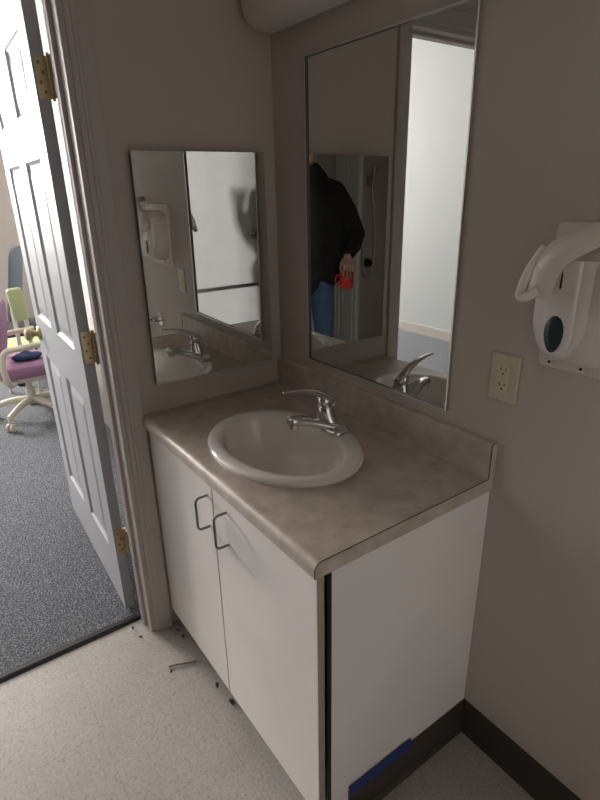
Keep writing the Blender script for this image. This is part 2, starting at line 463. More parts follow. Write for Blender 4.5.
seam = [(-DD, ZT - TH)] + [(y, z + .0004) for y, z in nose[1:-2][::-1]] + [(-.021, ZT + .0004), (-.0195, ZT + .012), (-.0195, ZS - .008)] + [(-.011 - .008*math.cos(t), ZS - .0075 + .008*math.sin(t)) for t in (PI/6, PI/3, PI/2)] + [(-.002, ZS + .0004)]
tube(bm, [(x1 + .0006, y, z) for y, z in seam], .0013, 6)
obj('seam_line', bm, M['line'], ec)

# ------------------------------------------------------------------ sink
snk = thing('sink_basin', 'off-white oval drop-in sink set in the beige countertop', 'sink', (SX, SY, ZT))
bm = bmesh.new()
prof = [(-.004, 0, -.002, 0), (0, 0, .003, 0), (.001, .001, .008, 0), (-.003, -.003, .0135, 0), (-.012, -.012, .0165, 0), (-.03, -.028, .0165, -.002), (-.042, -.040, .0145, -.004), (-.05, -.047, .009, -.005), (-.055, -.052, -.004, -.006),
        (-.066, -.06, -.04, -.008), (-.085, -.073, -.08, -.009), (-.115, -.094, -.108, -.01), (-.16, -.125, -.126, -.01), (-.21, -.155, -.134, -.008), (-.24, -.174, -.137, -.008)]
n = 72; rings = []
for da, db, dz, dy in prof:
    a, b = SA + da, SB + db
    rings.append([(SX + a*math.cos(2*PI*j/n), SY + dy + b*math.sin(2*PI*j/n), ZT + dz) for j in range(n)])
# underside so the bowl has thickness
for da, db, dz, dy in ((-.235, -.170, -.147, -.008), (-.16, -.12, -.137, -.01), (-.08, -.066, -.09, -.009), (-.05, -.045, -.02, -.005), (-.03, -.03, -.004, 0)):
    a, b = SA + da, SB + db
    rings.append([(SX + a*math.cos(2*PI*j/n), SY + dy + b*math.sin(2*PI*j/n), ZT + dz) for j in range(n)])
loft(bm, rings, cap=False)
obj('basin', bm, M['china'], snk, smooth=60)
bm = bmesh.new(); rr = [(.026, -.1365), (.026, -.1335), (.019, -.1335), (.017, -.139), (.001, -.139)]
loft(bm, [[(SX + r*math.cos(2*PI*j/24), SY - .008 + r*math.sin(2*PI*j/24), ZT + z) for j in range(24)] for r, z in rr])
obj('drain', bm, M['chrome'], snk, smooth=40)
bm = bmesh.new(); cyl(bm, (SX, SY - SB + .0635, ZT - .028), (SX, SY - SB + .058, ZT - .029), .008, 18)
obj('overflow_hole', bm, M['slot'], snk)

# ------------------------------------------------------------------ faucet
ZF = ZT + .0165; FX, FY = .478, -.155
fau = thing('faucet', 'chrome single-lever faucet on the back rim of the oval sink', 'faucet', (FX, FY, ZF))
bm = bmesh.new()
def capsule(hw, hd, n=10):
    return rrect(-hw, hw, -hd, hd, hd*.55, n)
    out = []
    for s, a0 in ((1, -90), (-1, 90)):
        for k in range(n+1):
            t = math.radians(a0 + 180*k/n); out.append((s*(hw - hd) + hd*math.cos(t), hd*math.sin(t)))
    return out
loft(bm, [[(FX + x, FY + y, ZF + z) for x, y in capsule(a, b)] for a, b, z in ((.080, .030, -.001), (.080, .030, .007), (.077, .027, .012), (.062, .022, .017))])
obj('base_plate', bm, M['chrome'], fau, smooth=50)
bm = bmesh.new()
rings = []
for z, a, b, dy in ((.010, .046, .0265, 0), (.018, .040, .027, 0), (.03, .034, .027, -.002), (.045, .029, .027, -.004), (.06, .0255, .0255, -.005), (.07, .0235, .0235, -.005), (.073, .019, .019, -.005)):
    rings.append([(FX + a*math.cos(2*PI*j/28), FY + dy + b*math.sin(2*PI*j/28), ZF + z) for j in range(28)])
loft(bm, rings); obj('body', bm, M['chrome'], fau, smooth=50)
bm = bmesh.new()
sp = [(.020, .058, .004, .018), (-.010, .056, .004, .026), (-.030, .046, .006, .034), (-.055, .033, .013, .044), (-.085, .024, .025, .055), (-.115, .0195, .034, .063), (-.132, .0175, .038, .064), (-.139, .012, .042, .060)]
rings = []
for dy, hw, zb, zt in sp:
    zm, hh = (zb + zt)/2, (zt - zb)/2
    rings.append([(FX + hw*math.copysign(abs(math.cos(2*PI*j/28))**.75, math.cos(2*PI*j/28)), FY + dy, ZF + zm + hh*math.copysign(abs(math.sin(2*PI*j/28))**.85, math.sin(2*PI*j/28))) for j in range(28)])
loft(bm, rings)
s_ = obj('spout', bm, M['chrome'], fau, smooth=60)
bm = bmesh.new(); cyl(bm, (FX, FY - .122, ZF + .046), (FX, FY - .122, ZF + .026), .013, 20)
obj('aerator', bm, M['chrome'], s_, smooth=40)
bm = bmesh.new()
rings = []
for z, a in ((.072, .0205), (.077, .024), (.088, .024), (.097, .020), (.102, .012), (.1035, .001)):
    rings.append([(FX + a*math.cos(2*PI*j/24), FY - .005 + a*math.sin(2*PI*j/24) - (z-.07)*.2, ZF + z) for j in range(24)])
loft(bm, rings)
pth = smooth_path([(FX, FY + .012, ZF + .074), (FX, FY - .012, ZF + .098), (FX, FY - .045, ZF + .119), (FX, FY - .085, ZF + .134), (FX, FY - .125, ZF + .142), (FX, FY - .155, ZF + .144)], 6)
m_ = len(pth); rad = [.024 - .019*(i/(m_-1))**.8 for i in range(m_)]
tube(bm, pth, rad, 16, flat=.55)
obj('lever', bm, M['chrome'], fau, smooth=60)

# ------------------------------------------------------------------ mirrors
# small tilted mirror on the door wall: its glass lies a little proud of the wall
def plane_x(y, z): return .0327 + .00682*(y + .27) + .00912*(z - 1.33)
cor = [(-.505, .985), (-.058, .990), (-.066, 1.684), (-.502, 1.681)]
mr = thing('wall_mirror', 'small frameless mirror hung by the corner, showing the dispenser and faucet', 'mirror', (.005, -.28, .985))
bm = bmesh.new()
f = [bm.verts.new((plane_x(y, z), y, z)) for y, z in cor]; g = [bm.verts.new((plane_x(y, z) - .004, y, z)) for y, z in cor]
bm.faces.new(f); bm.faces.new(g[::-1])
for i in range(4): bm.faces.new((f[i], g[i], g[(i+1) % 4], f[(i+1) % 4]))
obj('mirror_glass', bm, [M['mirror'], M['mirror_edge']], mr, matfn=lambda f: 0 if f.normal.x > .9 else 1)
bm = bmesh.new()
ins = [(y + (.006 if y < -.3 else -.006), z + (.006 if z < 1.3 else -.006)) for y, z in cor]
f = [bm.verts.new((plane_x(y, z) - .0041, y, z)) for y, z in ins]; g = [bm.verts.new((.0005, y, z)) for y, z in ins]
bm.faces.new(f); bm.faces.new(g[::-1])
for i in range(4): bm.faces.new((f[i], g[i], g[(i+1) % 4], f[(i+1) % 4]))
obj('backing_board', bm, M['mirror_edge'], mr)
# large framed mirror above the counter
mr = thing('wall_mirror', 'large chrome-framed mirror on the wall above the sink', 'mirror', (.482, -.004, 1.01))
A0, A1, B0, B1 = .187, .798, 1.015, 1.932
fw = .0042
obj('mirror_glass', B(A0 + .003, A1 - .003, -.003, -.0005, B0 + .003, B1 - .003), [M['mirror'], M['mirror_edge']], mr, matfn=lambda f: 0 if f.normal.y < -.9 else 1)
bm = bmesh.new()
P_ = [(0, 0), (0, -.009), (.0008, -.010), (fw - .0008, -.010), (fw, -.009), (fw, -.0032)]
cs = [(A0, B0, 1, 1), (A1, B0, -1, 1), (A1, B1, -1, -1), (A0, B1, 1, -1)]
rows_ = [[bm.verts.new((cx + sx*d, y, cz + sz*d)) for d, y in P_] for cx, cz, sx, sz in cs]
for i in range(4):
    a, b = rows_[i], rows_[(i+1) % 4]
    for k in range(len(P_) - 1): bm.faces.new((a[k], b[k], b[k+1], a[k+1]))
obj('mirror_frame', bm, [M['steel'], M['mirror_edge']], mr, matfn=lambda f: 1 if abs(f.normal.y) < .05 and f.normal.dot(Vector(((A0 + A1)/2, f.calc_center_median().y, (B0 + B1)/2)) - f.calc_center_median()) > 0 else 0)

# ------------------------------------------------------------------ outlet
ox, oz, ow, oh = .9535, 1.148, .0375, .0585
out = thing('wall_outlet', 'almond double electrical outlet on the wall right of the big mirror', 'outlet', (ox, 0, oz - oh))
bm = bmesh.new()
loft(bm, [[(x, y, z) for x, z in rrect(ox - ow + i, ox + ow - i, oz - oh + i, oz + oh - i, .003)] for i, y in ((0, -.0005), (0, -.003), (.003, -.006))])
obj('cover_plate', bm, M['almond'], out)
bm = bmesh.new(); loft(bm, [[(x, y, z) for x, z in rrect(ox - .0175, ox + .0175, oz - .034, oz + .034, .003)] for y in (-.0055, -.0085)])
ins = obj('receptacle', bm, M['almond2'], out)
for s in (1, -1):
    bm = bmesh.new(); zc = oz + s*.0185
    for dx, hh in ((-.0065, .0042), (.0065, .0034)): box(bm, ox + dx - .0011, ox + dx + .0011, -.0090, -.0084, zc + .001 - hh + .003, zc + .001 + hh + .003)
    cyl(bm, (ox, -.0084, zc - .0065), (ox, -.0090, zc - .0065), .0026, 12)
    obj('socket', bm, M['slot'], ins)
bm = bmesh.new(); box(bm, ox - .017, ox + .017, -.0089, -.0084, oz - .0012, oz + .0012); obj('divider', bm, M['almond'], ins)
for s in (1, -1):
    bm = bmesh.new(); cyl(bm, (ox, -.006, oz + s*.0475), (ox, -.0068, oz + s*.0475), .0032, 14); obj('screw', bm, M['almond2'], out)

# ------------------------------------------------------------------ dispenser on the right
dp = thing('wall_dispenser', 'off-white wall dispenser with curved hood and dark oval window', 'dispenser', (1.18, -.002, 1.2))
bm = bmesh.new()
loft(bm, [[(x, y, z) for x, z in rrect(1.035 + i, 1.33 - i, 1.205 + i, 1.50 - i, .012)] for i, y in ((0, -.001), (0, -.010), (.003, -.013))])
obj('back_plate', bm, M['disp'], dp, smooth=40)
bm = bmesh.new()    # body: rounded box that swells outward
rings = []
for i, y in ((.0, -.012), (.0, -.05), (.006, -.075), (.018, -.088), (.04, -.094)):
    rings.append([(x, y, z) for x, z in rrect(1.05 + i, 1.32 - i, 1.235 + i, 1.47 - i, .06 - i*.6, 8)])
loft(bm, rings); obj('body', bm, M['disp'], dp, smooth=50)
bm = bmesh.new()    # oval shell in front
def oval(cx, cz, a, b, y, egg=.18, n=40):
    return [(cx + a*math.cos(2*PI*j/n)*(1 + egg*math.sin(2*PI*j/n)), y, cz + b*math.sin(2*PI*j/n)) for j in range(n)]
def ushape(x0, x1, zb, zt, y, n=16):
    c, h = (x0 + x1)/2, (x1 - x0)/2; k = min(1.45*h, zt - zb - .01)
    return [(c + h*math.cos(PI + PI*j/n), y, zb + k + k*math.sin(PI + PI*j/n)) for j in range(n+1)] + [(x1, y, zt), (x0, y, zt)]
loft(bm, [ushape(1.053 + i, 1.176 - i, 1.247 + i*.8, 1.44, y) for i, y in ((0, -.06), (0, -.080), (.003, -.088), (.010, -.094), (.022, -.098), (.036, -.100))])
sh = obj('front_shell', bm, M['disp2'], dp, smooth=60)
bm = bmesh.new()
loft(bm, [ushape(1.080 + i, 1.146 - i, 1.257 + i*.8, 1.44, y) for i, y in ((0, -.094), (.001, -.101), (.005, -.104), (.010, -.1045))])
obj('tongue', bm, M['disp2'], sh, smooth=50)
bm = bmesh.new(); loft(bm, [oval(1.112, 1.301, a, b, y, .12) for a, b, y in ((.019, .036, -.102), (.019, .036, -.1055), (.015, .031, -.107), (.006, .014, -.1075))])
obj('window_pane', bm, M['smoke'], sh, smooth=60)
bm = bmesh.new(); prism(bm, [(1.110, 1.388), (1.114, 1.388), (1.1135, 1.414), (1.1115, 1.420)], 1, -.1055, -.098); obj('key_slot', bm, M['slot'], dp)
for tx in (1.066, 1.134):
    bm = bmesh.new(); box(bm, tx - .006, tx + .006, -.020, -.012, 1.212, 1.226); tb = obj('mount_tab', bm, M['disp2'], dp, bevel=.002)
    bm = bmesh.new(); cyl(bm, (tx, -.0195, 1.219), (tx, -.021, 1.219), .0035, 10); obj('screw', bm, M['slot'], tb)
bm = bmesh.new()    # curved hood arching out over the front
hp = smooth_path([(1.36, -.03, 1.520), (1.27, -.095, 1.518), (1.185, -.125, 1.497), (1.112, -.138, 1.459), (1.079, -.140, 1.412), (1.070, -.140, 1.380)], 6)
rings = []
for i, c in enumerate(hp):
    t = (hp[min(i+1, len(hp)-1)] - hp[max(i-1, 0)]).normalized()
    o_ = Vector((t.z, 0, -t.x)).normalized()      # across, in the wall plane
    if o_.x > 0: o_ = -o_
    w_ = (.010 + .006*i/12) if i < 12 else (.016 + .012*(i - 12)/12) if i < 24 else .028 + .005*(i - 24)/6
    ring = []
    for dy, k in ((.03, .0), (.0, -.25), (-.008, .1), (-.004, .6), (.010, .95), (.03, 1.0)):
        ring.append(c + o_*(-w_ + 2*w_*k) * (1 if k else 1) + Vector((0, dy, 0)))
    rings.append(ring)
loft(bm, rings)
hd = obj('hood', bm, M['disp'], dp, smooth=60)
bm = bmesh.new()
tube(bm, smooth_path([(1.084, -.124, 1.462), (1.067, -.138, 1.422), (1.058, -.145, 1.382), (1.062, -.148, 1.371), (1.078, -.147, 1.377), (1.092, -.143, 1.388)], 5), .0095, 10)
obj('lip', bm, M['disp2'], hd, smooth=60)

# ------------------------------------------------------------------ unlit light fixture over the mirror
lf = thing('vanity_light', 'unlit white bar light fixture above the big mirror', 'light', (.48, 0, 2.05))
obj('base', B(.03, .93, -.025, 0, 2.045, 2.165), M['fixture'], lf, bevel=.004)
bm = bmesh.new(); rings = []
for x, k in ((.02, .55), (.024, .75), (.034, .92), (.05, 1), (.91, 1), (.926, .92), (.936, .75), (.94, .55)):
    ring = []
    for j in range(21):
        t = -PI/2 + PI*j/20
        ring.append((x, -.025 - k*.105*abs(math.cos(t))**.6, 2.095 + k*.085*math.copysign(abs(math.sin(t))**.8, math.sin(t))))
    rings.append(ring)
loft(bm, rings); obj('diffuser', bm, M['fixture'], lf, smooth=50)

# ------------------------------------------------------------------ grab bars, shower fittings
def grab(name, pts, flanges, label):
    g = thing(name, label, 'grab bar', pts[0], group=None)
    bm = bmesh.new(); tube(bm, pts, .016, 16); obj('rail', bm, M['chrome'], g, smooth=60)
    for c, d in flanges:
        bm = bmesh.new(); cyl(bm, c, Vector(c) + Vector(d)*.008, .038, 24); obj('flange', bm, M['steel'], g, smooth=40)
zg = .845
pr = smooth_path([(X1, -.45, zg), (X1 - .035, -.45, zg), (X1 - .055, -.48, zg), (X1 - .055, -.7, zg), (X1 - .055, -1.3, zg), (X1 - .055, -1.62, zg), (X1 - .035, -1.65, zg), (X1, -1.65, zg)], 4)
grab('grab_bar', pr, (((X1, -.45, zg), (-1, 0, 0)), ((X1, -1.65, zg), (-1, 0, 0))), 'long steel grab bar across the white wall, seen in the small mirror')
zg = .89
pr = smooth_path([(1.30, 0, zg), (1.30, -.035, zg), (1.33, -.055, zg), (1.6, -.055, zg), (1.97, -.055, zg), (2.0, -.035, zg), (2.0, 0, zg)], 4)
grab('grab_bar', pr, (((1.30, 0, zg), (0, -1, 0)), ((2.0, 0, zg), (0, -1, 0))), 'steel grab bar whose round end shows at the left edge of the small mirror')
sv = thing('shower_valve', 'small chrome valve with lever on the white wall, seen in the small mirror', 'valve', (X1, -1.13, 1.22))
bm = bmesh.new(); box(bm, X1 - .012, X1, -1.175, -1.115, 1.19, 1.25); obj('plate', bm, M['steel'], sv, bevel=.003)
bm = bmesh.new(); cyl(bm, (X1 - .01, -1.145, 1.22), (X1 - .045, -1.145, 1.22), .018, 18); box(bm, X1 - .045, X1 - .03, -1.145, -1.085, 1.212, 1.228); obj('lever', bm, M['steel'], sv)
# hand shower on the white wall, seen through both mirrors
hs = thing('hand_shower', 'hand shower with looping hose hanging on the wall, seen beside the person in the mirror', 'shower', (X1, -2.42, 1.6))
bm = bmesh.new(); box(bm, X1 - .02, X1, -2.45, -2.41, 1.56, 1.64); cyl(bm, (X1 - .01, -2.43, 1.61), (X1 - .06, -2.43, 1.63), .014, 14); obj('holder', bm, M['chrome'], hs)
bm = bmesh.new(); tube(bm, [(X1 - .055, -2.43, 1.50), (X1 - .06, -2.43, 1.60), (X1 - .075, -2.43, 1.68)], [.010, .012, .014], 14); sphere(bm, (X1 - .085, -2.43, 1.69), .024, (.6, 1, 1)); obj('shower_head', bm, M['chrome'], hs, smooth=50)
bm = bmesh.new(); hp_ = smooth_path([(X1 - .055, -2.43, 1.50), (X1 - .05, -2.475, 1.3), (X1 - .04, -2.50, 1.05), (X1 - .04, -2.48, .85), (X1 - .04, -2.43, .77), (X1 - .04, -2.38, .83), (X1 - .035, -2.36, 1.05), (X1 - .02, -2.38, 1.22), (X1 - .004, -2.40, 1.28)], 7)
tube(bm, hp_, .007, 10); obj('hose', bm, M['steel'], hs, smooth=60)
sd = thing('soap_dish', 'small dark soap dish on the wall inside the shower hose loop', 'soap dish', (X1, -2.43, .88))
bm = bmesh.new(); rings = []
for y, k in ((0, 1), (-.03, .95), (-.05, .7)):
    rings.append([(X1 + y - .001, -2.44 + .045*k*math.cos(2*PI*j/24), .89 + .04*k*math.sin(2*PI*j/24)) for j in range(24)])
loft(bm, rings); obj('dish', bm, M['rubber'], sd, smooth=50)
# curtain bunched by the wall
cu = thing('shower_curtain', 'pale shower curtain hanging in folds behind the person in the mirror', 'curtain', (2.02, -2.05, .1))
bm = bmesh.new(); cyl(bm, (0, -2.05, 2.1), (X1, -2.05, 2.1), .0125, 14); obj('curtain_rod', bm, M['steel'], cu, smooth=60)
bm = bmesh.new(); n = 110; ca, cb = 1.855, 2.185
def cpt(i, z, off):
    u = i/n; k = .8 + .3*(2.05 - z)/2
    return (ca + (cb-ca)*u + .012*math.sin(9*u + z), -2.05 + k*.035*math.sin(2*PI*9*u + .4*math.sin(3*z)) + off, z)
zs = [.10 + 1.96*k/10 for k in range(11)]
fr = [[bm.verts.new(cpt(i, z, .0012)) for i in range(n+1)] for z in zs]; bk = [[bm.verts.new(cpt(i, z, -.0012)) for i in range(n+1)] for z in zs]
for a, b in zip(fr, fr[1:]):
    for i in range(n): bm.faces.new((a[i], a[i+1], b[i+1], b[i]))
for a, b in zip(bk, bk[1:]):
    for i in range(n): bm.faces.new((a[i+1], a[i], b[i], b[i+1]))
for a, b in ((fr[0], bk[0]), (fr[-1], bk[-1])):
    for i in range(n): bm.faces.new((a[i], a[i+1], b[i+1], b[i]))
for i in (0, n):
    for k in range(10): bm.faces.new((fr[k][i], fr[k+1][i], bk[k+1][i], bk[k][i]))
obj('curtain_sheet', bm, M['curtain'], cu, smooth=70)
for i in range(9):
    bm = bmesh.new(); x = ca + .02 + (cb - ca - .04)*i/8
    pts = [(x, -2.05 + .02*math.cos(2*PI*k/16), 2.09 + .026*math.sin(2*PI*k/16)) for k in range(17)]
    tube(bm, pts, .002, 6); obj('curtain_ring', bm, M['steel'], cu)

# ------------------------------------------------------------------ floor debris
tw = obj('twig', tube(bmesh.new(), smooth_path([(.196, -.648, .004), (.206, -.62, .006), (.218, -.592, .004), (.234, -.556, .006)], 4), [.0026]*13, 8), M['twig'], loc=(.2, -.6, 0), smooth=60)
tag(tw, 'thin dry twig lying on the tile before the cabinet doors', 'twig')
lab = {0: 'dark dry leaf scrap on tile under left cabinet door, near the middle gap', 1: 'dark curled leaf scrap on tile under the right cabinet door',
       2: 'small dark crumb beside the black threshold, nearest the door', 3: 'small dark crumb on tile in front of the door casing',
       4: 'small dark crumb just right of the foot of the door casing', 5: 'dark crumb under the left end of the cabinet',
       6: 'short bent bit of twig beside the thin twig'}
pos = [(.367, -.545, .014), (.458, -.536, .018), (-.055, -.688, .010), (.004, -.680, .009), (.058, -.552, .008), (.098, -.55, .009), (.22, -.648, .009)]
for i, (x, y, r) in enumerate(pos):
    r *= .8
    bm = bmesh.new(); rnd = random.Random(i)
    a = rnd.random()*PI
    rows_ = []
    for k in range(6):
        u = k/5; wv = r*.5*math.sin(PI*(.1 + .8*u)); z = .0015 + .006*abs(math.sin(3*u + i))
        c = Vector((x, y, z)) + Vector((math.cos(a), math.sin(a), 0))*(u - .5)*2*r
        s = Vector((-math.sin(a), math.cos(a), 0))*wv
        rows_.append([c - s, c + s + Vector((0, 0, .003)), c + s + Vector((0, 0, .0045)), c - s + Vector((0, 0, .0015))])
    loft(bm, rows_)
    t = obj('leaf_scrap' if i < 2 else 'floor_crumb', bm, M['dirt'], loc=(x, y, 0)); tag(t, lab[i], 'debris', 'dry scraps on the tile floor')

# ------------------------------------------------------------------ office furniture
def five_star(root, c, r, zhub, m, wm, a0=0.):
    for k in range(5):
        a = a0 + 2*PI*k/5; d = Vector((math.cos(a), math.sin(a), 0))
        bm = bmesh.new()
        tube(bm, smooth_path([Vector((c[0], c[1], zhub)) + d*.03, Vector((c[0], c[1], zhub - .01)) + d*.15, Vector((c[0], c[1], zhub - .045)) + d*r], 4), [.026, .026, .025, .024, .023, .022, .021, .019, .018], 10)
        lg = obj('base_leg', bm, m, root, smooth=60)
        bm = bmesh.new(); q = Vector((-d.y, d.x, 0)); e = Vector((c[0], c[1], 0)) + d*r
        for s in (-1, 1):
            p0 = e + q*s*.008 + Vector((0, 0, .034)); tube(bm, [p0, p0 + q*s*.018], .028, 18)
        cyl(bm, e + Vector((0, 0, .034)), e + Vector((0, 0, zhub - .04)), .010, 10)
        obj('caster', bm, wm, lg, smooth=40)

def cushion(bm, M_, hx, hy, hz, r, dome=.0):
    rings = []
    for k in range(9):
        t = -PI/2 + PI*k/8; ins = r*(1 - math.cos(t)); z = (hz - r*.5)*(1 if k > 4 else -1 if k < 4 else 0) + r*.5*math.sin(t)
        rings.append([M_ @ Vector((x, y, z + (dome*(1 - (x/hx)**2)*(1-(y/hy)**2) if z > 0 else 0))) for x, y in rrect(-hx + ins, hx - ins, -hy + ins, hy - ins, min(hx, hy)*.5 - ins*.4, 6)])
    loft(bm, rings); return bm

FZ = .006
# lilac chair, facing +y
cc = (-2.62, -.54)
ch = thing('office_chair', 'lilac office chair with cream arms and star base, beside the open door', 'chair', (cc[0], cc[1], FZ))
five_star(ch, cc, .29, .15, M['cream'], M['cream'], math.radians(-115))
bm = bmesh.new(); cyl(bm, (*cc, .12), (*cc, .24), .032, 18); cyl(bm, (*cc, .24), (*cc, .36), .022, 18); obj('column', bm, M['cream'], ch, smooth=40)
bm = bmesh.new(); cushion(bm, Matrix.Translation((cc[0], cc[1], .355)), .20, .2, .02, .012); obj('seat_pan', bm, M['cream'], ch, smooth=50)
bm = bmesh.new(); cushion(bm, Matrix.Translation((cc[0], cc[1] + .02, .415)), .235, .235, .045, .035, .008); obj('seat', bm, M['lilac'], ch, smooth=50)
bm = bmesh.new(); Mb = Matrix.Translation((cc[0] - .02, cc[1] - .115, .70)) @ Matrix.Rotation(math.radians(-14), 4, 'Z') @ Matrix.Rotation(math.radians(82), 4, 'X')
cushion(bm, Mb, .22, .19, .035, .03); obj('backrest', bm, M['lilac'], ch, smooth=50)
bm = bmesh.new(); tube(bm, smooth_path([(cc[0], cc[1] - .05, .34), (cc[0], cc[1] - .28, .36), (cc[0], cc[1] - .31, .55), (cc[0], cc[1] - .28, .75)], 5), .02, 10, flat=.6); obj('back_support', bm, M['cream'], ch, smooth=60)
for s in (1, -1):
    x = cc[0] + s*.265; bm = bmesh.new()
    tube(bm, smooth_path([(cc[0] + s*.15, cc[1] - .09, .345), (x, cc[1] - .15, .36), (x + s*.01, cc[1] - .17, .47), (x, cc[1] - .15, .575), (x, cc[1] - .08, .600), (x, cc[1] + .15, .615)], 5), .02, 12)
    obj('armrest', bm, M['cream'], ch, smooth=60)
bm = bmesh.new()
sphere(bm, (cc[0] + .05, cc[1] + .02, .488), .10, (.7, 1.05, .28), 20, 12)
for v in bm.verts: v.co += Vector((0, 0, .012*math.sin(v.co.x*60)*math.sin(v.co.y*45)))
t = obj('folded_cloth', bm, M['bluecloth'], loc=(cc[0] + .05, cc[1], .46), smooth=60); tag(t, 'crumpled dark blue cloth lying on the lilac chair seat', 'cloth')
# black mesh chair behind
c2 = (-3.66, -.30)
ch = thing('office_chair', 'black office chair with tall grey mesh back, behind the lilac chair', 'chair', (c2[0], c2[1], FZ))
five_star(ch, c2, .28, .13, M['black'], M['black'], .5)
bm = bmesh.new(); cyl(bm, (*c2, .10), (*c2, .42), .026, 16); obj('column', bm, M['black'], ch, smooth=40)
bm = bmesh.new(); cushion(bm, Matrix.Translation((c2[0], c2[1], .46)), .24, .24, .045, .035); obj('seat', bm, M['black'], ch, smooth=50)
UU = Vector((0, .20, .98)).normalized(); AA = Vector((.93, -.37, 0)).normalized(); NN = AA.cross(UU)
bc = Vector((c2[0] + .02, c2[1] - .015, .88))
bm = bmesh.new(); rings = []
for k in (-1, 1):
    rings.append([bc + UU*x + AA*y + NN*(k*.010 + .5*y*y + .12*x*x) for x, y in rrect(-.33, .30, -.22, .22, .10, 8)])
loft(bm, rings); obj('mesh_back', bm, M['mesh'], ch, smooth=40)
bm = bmesh.new(); tube(bm, smooth_path([(c2[0], c2[1] - .05, .43), (c2[0] + .02, c2[1] + .12, .48), (c2[0] + .06, c2[1] + .12, .85), (c2[0] + .06, c2[1] + .11, 1.1)], 5), .032, 10); obj('back_frame', bm, M['black'], ch, smooth=60)
for s in (1, -1):
    bm = bmesh.new(); y = c2[1] + s*.27
    tube(bm, smooth_path([(c2[0] + .02, c2[1] + s*.2, .44), (c2[0] + .02, y, .47), (c2[0] + .02, y, .66)], 4), .018, 10); tube(bm, [(c2[0] - .12, y, .675), (c2[0] + .15, y, .675)], .025, 10, flat=.6)
    obj('armrest', bm, M['black'], ch, smooth=60)
# lime-backed chair between them
c3 = (-3.0, -.50)
ch = thing('side_chair', 'chair with lime green backrest on pale uprights, between lilac and black chairs', 'chair', (c3[0], c3[1], FZ))
bm = bmesh.new(); Mb = Matrix.Translation((c3[0] + .05, c3[1] + .04, .80)) @ Matrix.Rotation(math.radians(88), 4, 'Y') @ Matrix.Rotation(math.radians(4), 4, 'Z')
cushion(bm, Mb, .125, .055, .03, .025); obj('backrest', bm, M['lime'], ch, smooth=50)
for s in (-1, 1):
    bm = bmesh.new(); tube(bm, [(c3[0] + .03, c3[1] + .04 + s*.042, FZ), (c3[0] + .03, c3[1] + .04 + s*.04, .76)], .016, 10); obj('upright', bm, M['post'], ch, smooth=60)
    bm = bmesh.new(); tube(bm, [(c3[0] - .30, c3[1] + .02 + s*.12, FZ), (c3[0] - .28, c3[1] + .02 + s*.11, .44)], .014, 10); obj('leg', bm, M['post'], ch, smooth=60)
bm = bmesh.new(); cushion(bm, Matrix.Translation((c3[0] - .14, c3[1] + .02, .455)), .17, .17, .02, .015); obj('seat', bm, M['lime'], ch, smooth=50)
# filing cabinet glimpsed through the hinge gap
fc = thing('filing_cabinet', 'beige low filing cabinet glimpsed through the gap at the door hinges', 'cabinet', (-2.25, .12, FZ))
obj('body', B(-2.55, -1.95, -.16, .32, FZ, .72), M['cab_beige'], fc, bevel=.004)
for z in (.05, .39):
    d = obj('drawer', B(-1.95, -1.932, -.14, .30, z, z + .31), M['cab_beige'], fc, bevel=.003)
    bm = bmesh.new(); tube(bm, [(-1.935, .02, z + .22), (-1.905, .025, z + .22), (-1.905, .135, z + .22), (-1.935, .14, z + .22)], .006, 8); obj('handle', bm, M['steel'], d)
# office ceiling lights, out of view; the second one is added
for lx, ly, lab_ in ((-2.3, -2.1, 'ceiling light panel frame over the middle of the carpeted room'), (-3.2, -.1, 'added unseen ceiling light panel frame high above the lime-backed chair')):
    cl = thing('unseen_ceiling_light', lab_, 'light', (lx, ly, OZ), group='office ceiling lights')
    bm = bmesh.new()
    for a in ((-.62, .62, -.32, -.29), (-.62, .62, .29, .32), (-.62, -.59, -.32, .32), (.59, .62, -.32, .32)): box(bm, lx + a[0], lx + a[1], ly + a[2], ly + a[3], OZ - .03, OZ - .001)
    obj('frame', bm, M['window'], cl)

# ------------------------------------------------------------------ the person holding the camera (seen in both mirrors)
PO = Vector((1.76, -1.41, 0)); PE = Vector((-.548, -.836, 0)); PF = Vector((-.836, .548, 0))
def pp(l, f, z): return PO + PE*l + PF*f + Vector((0, 0, z))
def chain(bm, pts, k=5):
    """dense spheres with interpolated radii, merged later by a voxel remesh; pts = [(l,f,z,r)]"""
    for (a, b) in zip(pts, pts[1:]):
        pa, pb = pp(*a[:3]), pp(*b[:3]); d = (pb - pa).length
        steps = max(2, int(d / (min(a[3], b[3])*.55)))
        for i in range(steps + 1):
            t = i/steps; sphere(bm, pa.lerp(pb, t), a[3]*(1-t) + b[3]*t, n=14, m=9)
def remeshed(name, bm, m, parent, voxel, smooth_it=4):
    me = bpy.data.meshes.new(name + '_src'); bm.to_mesh(me); bm.free()
    o = bpy.data.objects.new(name + '_src', me); COL.objects.link(o)
    r = o.modifiers.new('r', 'REMESH'); r.mode = 'VOXEL'; r.voxel_size = voxel
    s = o.modifiers.new('s', 'SMOOTH'); s.iterations = smooth_it; s.factor = .5
    bpy.context.view_layer.update()
    dg = bpy.context.evaluated_depsgraph_get()
    me2 = bpy.data.meshes.new_from_object(o.evaluated_get(dg))
    bpy.data.objects.remove(o); bpy.data.meshes.remove(me)
    b2 = bmesh.new(); b2.from_mesh(me2); bpy.data.meshes.remove(me2)
    return obj(name, b2, m, parent, smooth=180)

